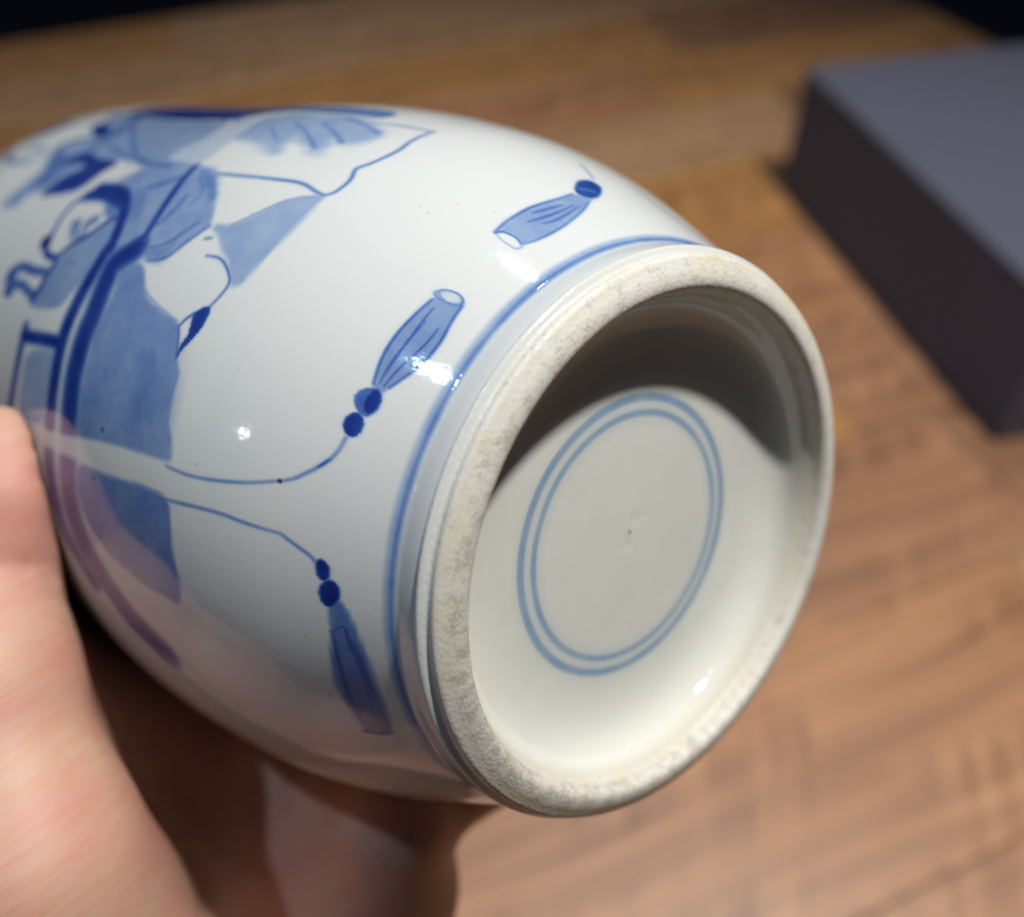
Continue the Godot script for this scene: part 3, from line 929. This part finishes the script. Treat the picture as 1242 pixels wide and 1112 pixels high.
func nail(c: Vector3, along: Vector3, away: Vector3, across: Vector3, r: float, turn: Basis) -> ArrayMesh:
	var st := SurfaceTool.new()
	st.begin(Mesh.PRIMITIVE_TRIANGLES)
	var nu := 10
	var nv := 8
	for shell in 2:
		for j in nv + 1:
			var l := lerpf(-0.55, 0.95, float(j) / nv) * r
			var full := 0.95 * sqrt(maxf(0.04, 1.0 - pow(absf(lerpf(-1.0, 1.0, float(j) / nv)), 5.0)))
			for i in nu + 1:
				var a := lerpf(-full, full, float(i) / nu)
				var rr := r + (0.00035 if shell == 0 else -0.0006) - (0.0010 * maxf(0.0, l / r - 0.3))
				st.add_vertex(turn * (c + along * l + (away * cos(a) + across * sin(a)) * rr))
	var row := nu + 1
	for shell in 2:
		for j in nv:
			for i in nu:
				var q := shell * row * (nv + 1) + j * row + i
				for k in ([q, q + 1, q + row, q + 1, q + row + 1, q + row] if shell == 0 else [q, q + row, q + 1, q + 1, q + row, q + row + 1]):
					st.add_index(k)
	st.generate_normals()
	return st.commit()


func skin_texture() -> ImageTexture:
	var size := 512
	var im := noise(71, 0.012, 4).get_seamless_image(size, size)
	var fine := noise(73, 0.06, 3).get_seamless_image(size, size)
	var a := im.get_data()
	var b := fine.get_data()
	var bytes := PackedByteArray()
	bytes.resize(size * size * 3)
	for i in size * size:
		var t := (a[i] / 255.0 - 0.5) * 0.75 + (b[i] / 255.0 - 0.5) * 0.45
		var c := Color(1.0, 1.0, 1.0).lerp(Color(0.95, 0.80, 0.74), clampf(0.5 + t, 0.0, 1.0)) * (0.97 + 0.06 * t)
		bytes[i * 3] = int(clampf(c.r, 0, 1) * 255.0)
		bytes[i * 3 + 1] = int(clampf(c.g, 0, 1) * 255.0)
		bytes[i * 3 + 2] = int(clampf(c.b, 0, 1) * 255.0)
	return ImageTexture.create_from_image(Image.create_from_data(size, size, false, Image.FORMAT_RGB8, bytes))


# Surface nets over the field: one vertex in each cell that the surface crosses, one quad round each crossed edge.
func nets(turn: Basis) -> ArrayMesh:
	var nx := grid_n.x
	var nxy := grid_n.x * grid_n.y
	var index := PackedInt32Array()
	index.resize(field.size())
	index.fill(-1)
	var verts := PackedVector3Array()
	var norms := PackedVector3Array()
	var colors := PackedColorArray()
	var flush := noise(81, 40.0, 2)
	var corner := [0, 1, nx, nx + 1, nxy, nxy + 1, nxy + nx, nxy + nx + 1]
	var edges := [[0, 1], [2, 3], [4, 5], [6, 7], [0, 2], [1, 3], [4, 6], [5, 7], [0, 4], [1, 5], [2, 6], [3, 7]]
	for z in grid_n.z - 1:
		for y in grid_n.y - 1:
			for x in nx - 1:
				var q := z * nxy + y * nx + x
				var f0 := field[q]
				if f0 > 0.006 or f0 < -0.006:
					continue
				var inside := 0
				for c in corner:
					if field[q + c] < 0.0:
						inside += 1
				if inside == 0 or inside == 8:
					continue
				var sum := Vector3.ZERO
				var cnt := 0
				for e in edges:
					var fa := field[q + corner[e[0]]]
					var fb := field[q + corner[e[1]]]
					if (fa < 0.0) != (fb < 0.0):
						var t := fa / (fa - fb)
						var pa := Vector3(e[0] & 1, (e[0] >> 1) & 1, e[0] >> 2)
						var pb := Vector3(e[1] & 1, (e[1] >> 1) & 1, e[1] >> 2)
						sum += pa.lerp(pb, t)
						cnt += 1
				index[q] = verts.size()
				var p := grid_min + (Vector3(x, y, z) + sum / cnt) * cell
				verts.append(p)
				norms.append(Vector3.ZERO)
	var quads := PackedInt32Array()
	var steps := [1, nx, nxy]
	for z in range(1, grid_n.z - 1):
		for y in range(1, grid_n.y - 1):
			for x in range(1, nx - 1):
				var q := z * nxy + y * nx + x
				var fa := field[q]
				if fa > 0.006 or fa < -0.006:
					continue
				for k in 3:
					var fb := field[q + steps[k]]
					if (fa < 0.0) == (fb < 0.0):
						continue
					var u: int = steps[(k + 1) % 3]
					var v: int = steps[(k + 2) % 3]
					var a := index[q - u - v]
					var b := index[q - v]
					var c := index[q]
					var d := index[q - u]
					if a < 0 or b < 0 or c < 0 or d < 0:
						continue
					if fa < 0.0:
						quads.append_array(PackedInt32Array([a, c, b, a, d, c]))
					else:
						quads.append_array(PackedInt32Array([a, b, c, a, c, d]))
	# two passes of smoothing, then normals
	for pass_ in 2:
		var sums := PackedVector3Array()
		sums.resize(verts.size())
		var cnts := PackedInt32Array()
		cnts.resize(verts.size())
		for i in range(0, quads.size(), 3):
			for k in 3:
				var a := quads[i + k]
				sums[a] += verts[quads[i + (k + 1) % 3]] + verts[quads[i + (k + 2) % 3]]
				cnts[a] += 2
		for i in verts.size():
			if cnts[i] > 0:
				verts[i] = verts[i].lerp(sums[i] / cnts[i], 0.5)
	for i in range(0, quads.size(), 3):
		var a := verts[quads[i]]
		var fn := (verts[quads[i + 2]] - a).cross(verts[quads[i + 1]] - a)
		for k in 3:
			norms[quads[i + k]] += fn
	for i in verts.size():
		norms[i] = turn * norms[i].normalized()
		var p := verts[i]
		var red := clampf(0.35 + 0.9 * flush.get_noise_3d(p.x, p.y, p.z), 0.0, 1.0)
		red = maxf(red, 1.1 * exp(-pow(p.distance_to(seen(15, 620, 0.172)) / 0.017, 2.0)))
		colors.append(Color(0.585, 0.425, 0.325).lerp(Color(0.575, 0.32, 0.27), red))
		verts[i] = turn * p
	var arrays := []
	arrays.resize(Mesh.ARRAY_MAX)
	arrays[Mesh.ARRAY_VERTEX] = verts
	arrays[Mesh.ARRAY_NORMAL] = norms
	arrays[Mesh.ARRAY_COLOR] = colors
	arrays[Mesh.ARRAY_INDEX] = quads
	var mesh := ArrayMesh.new()
	mesh.add_surface_from_arrays(Mesh.PRIMITIVE_TRIANGLES, arrays)
	return mesh
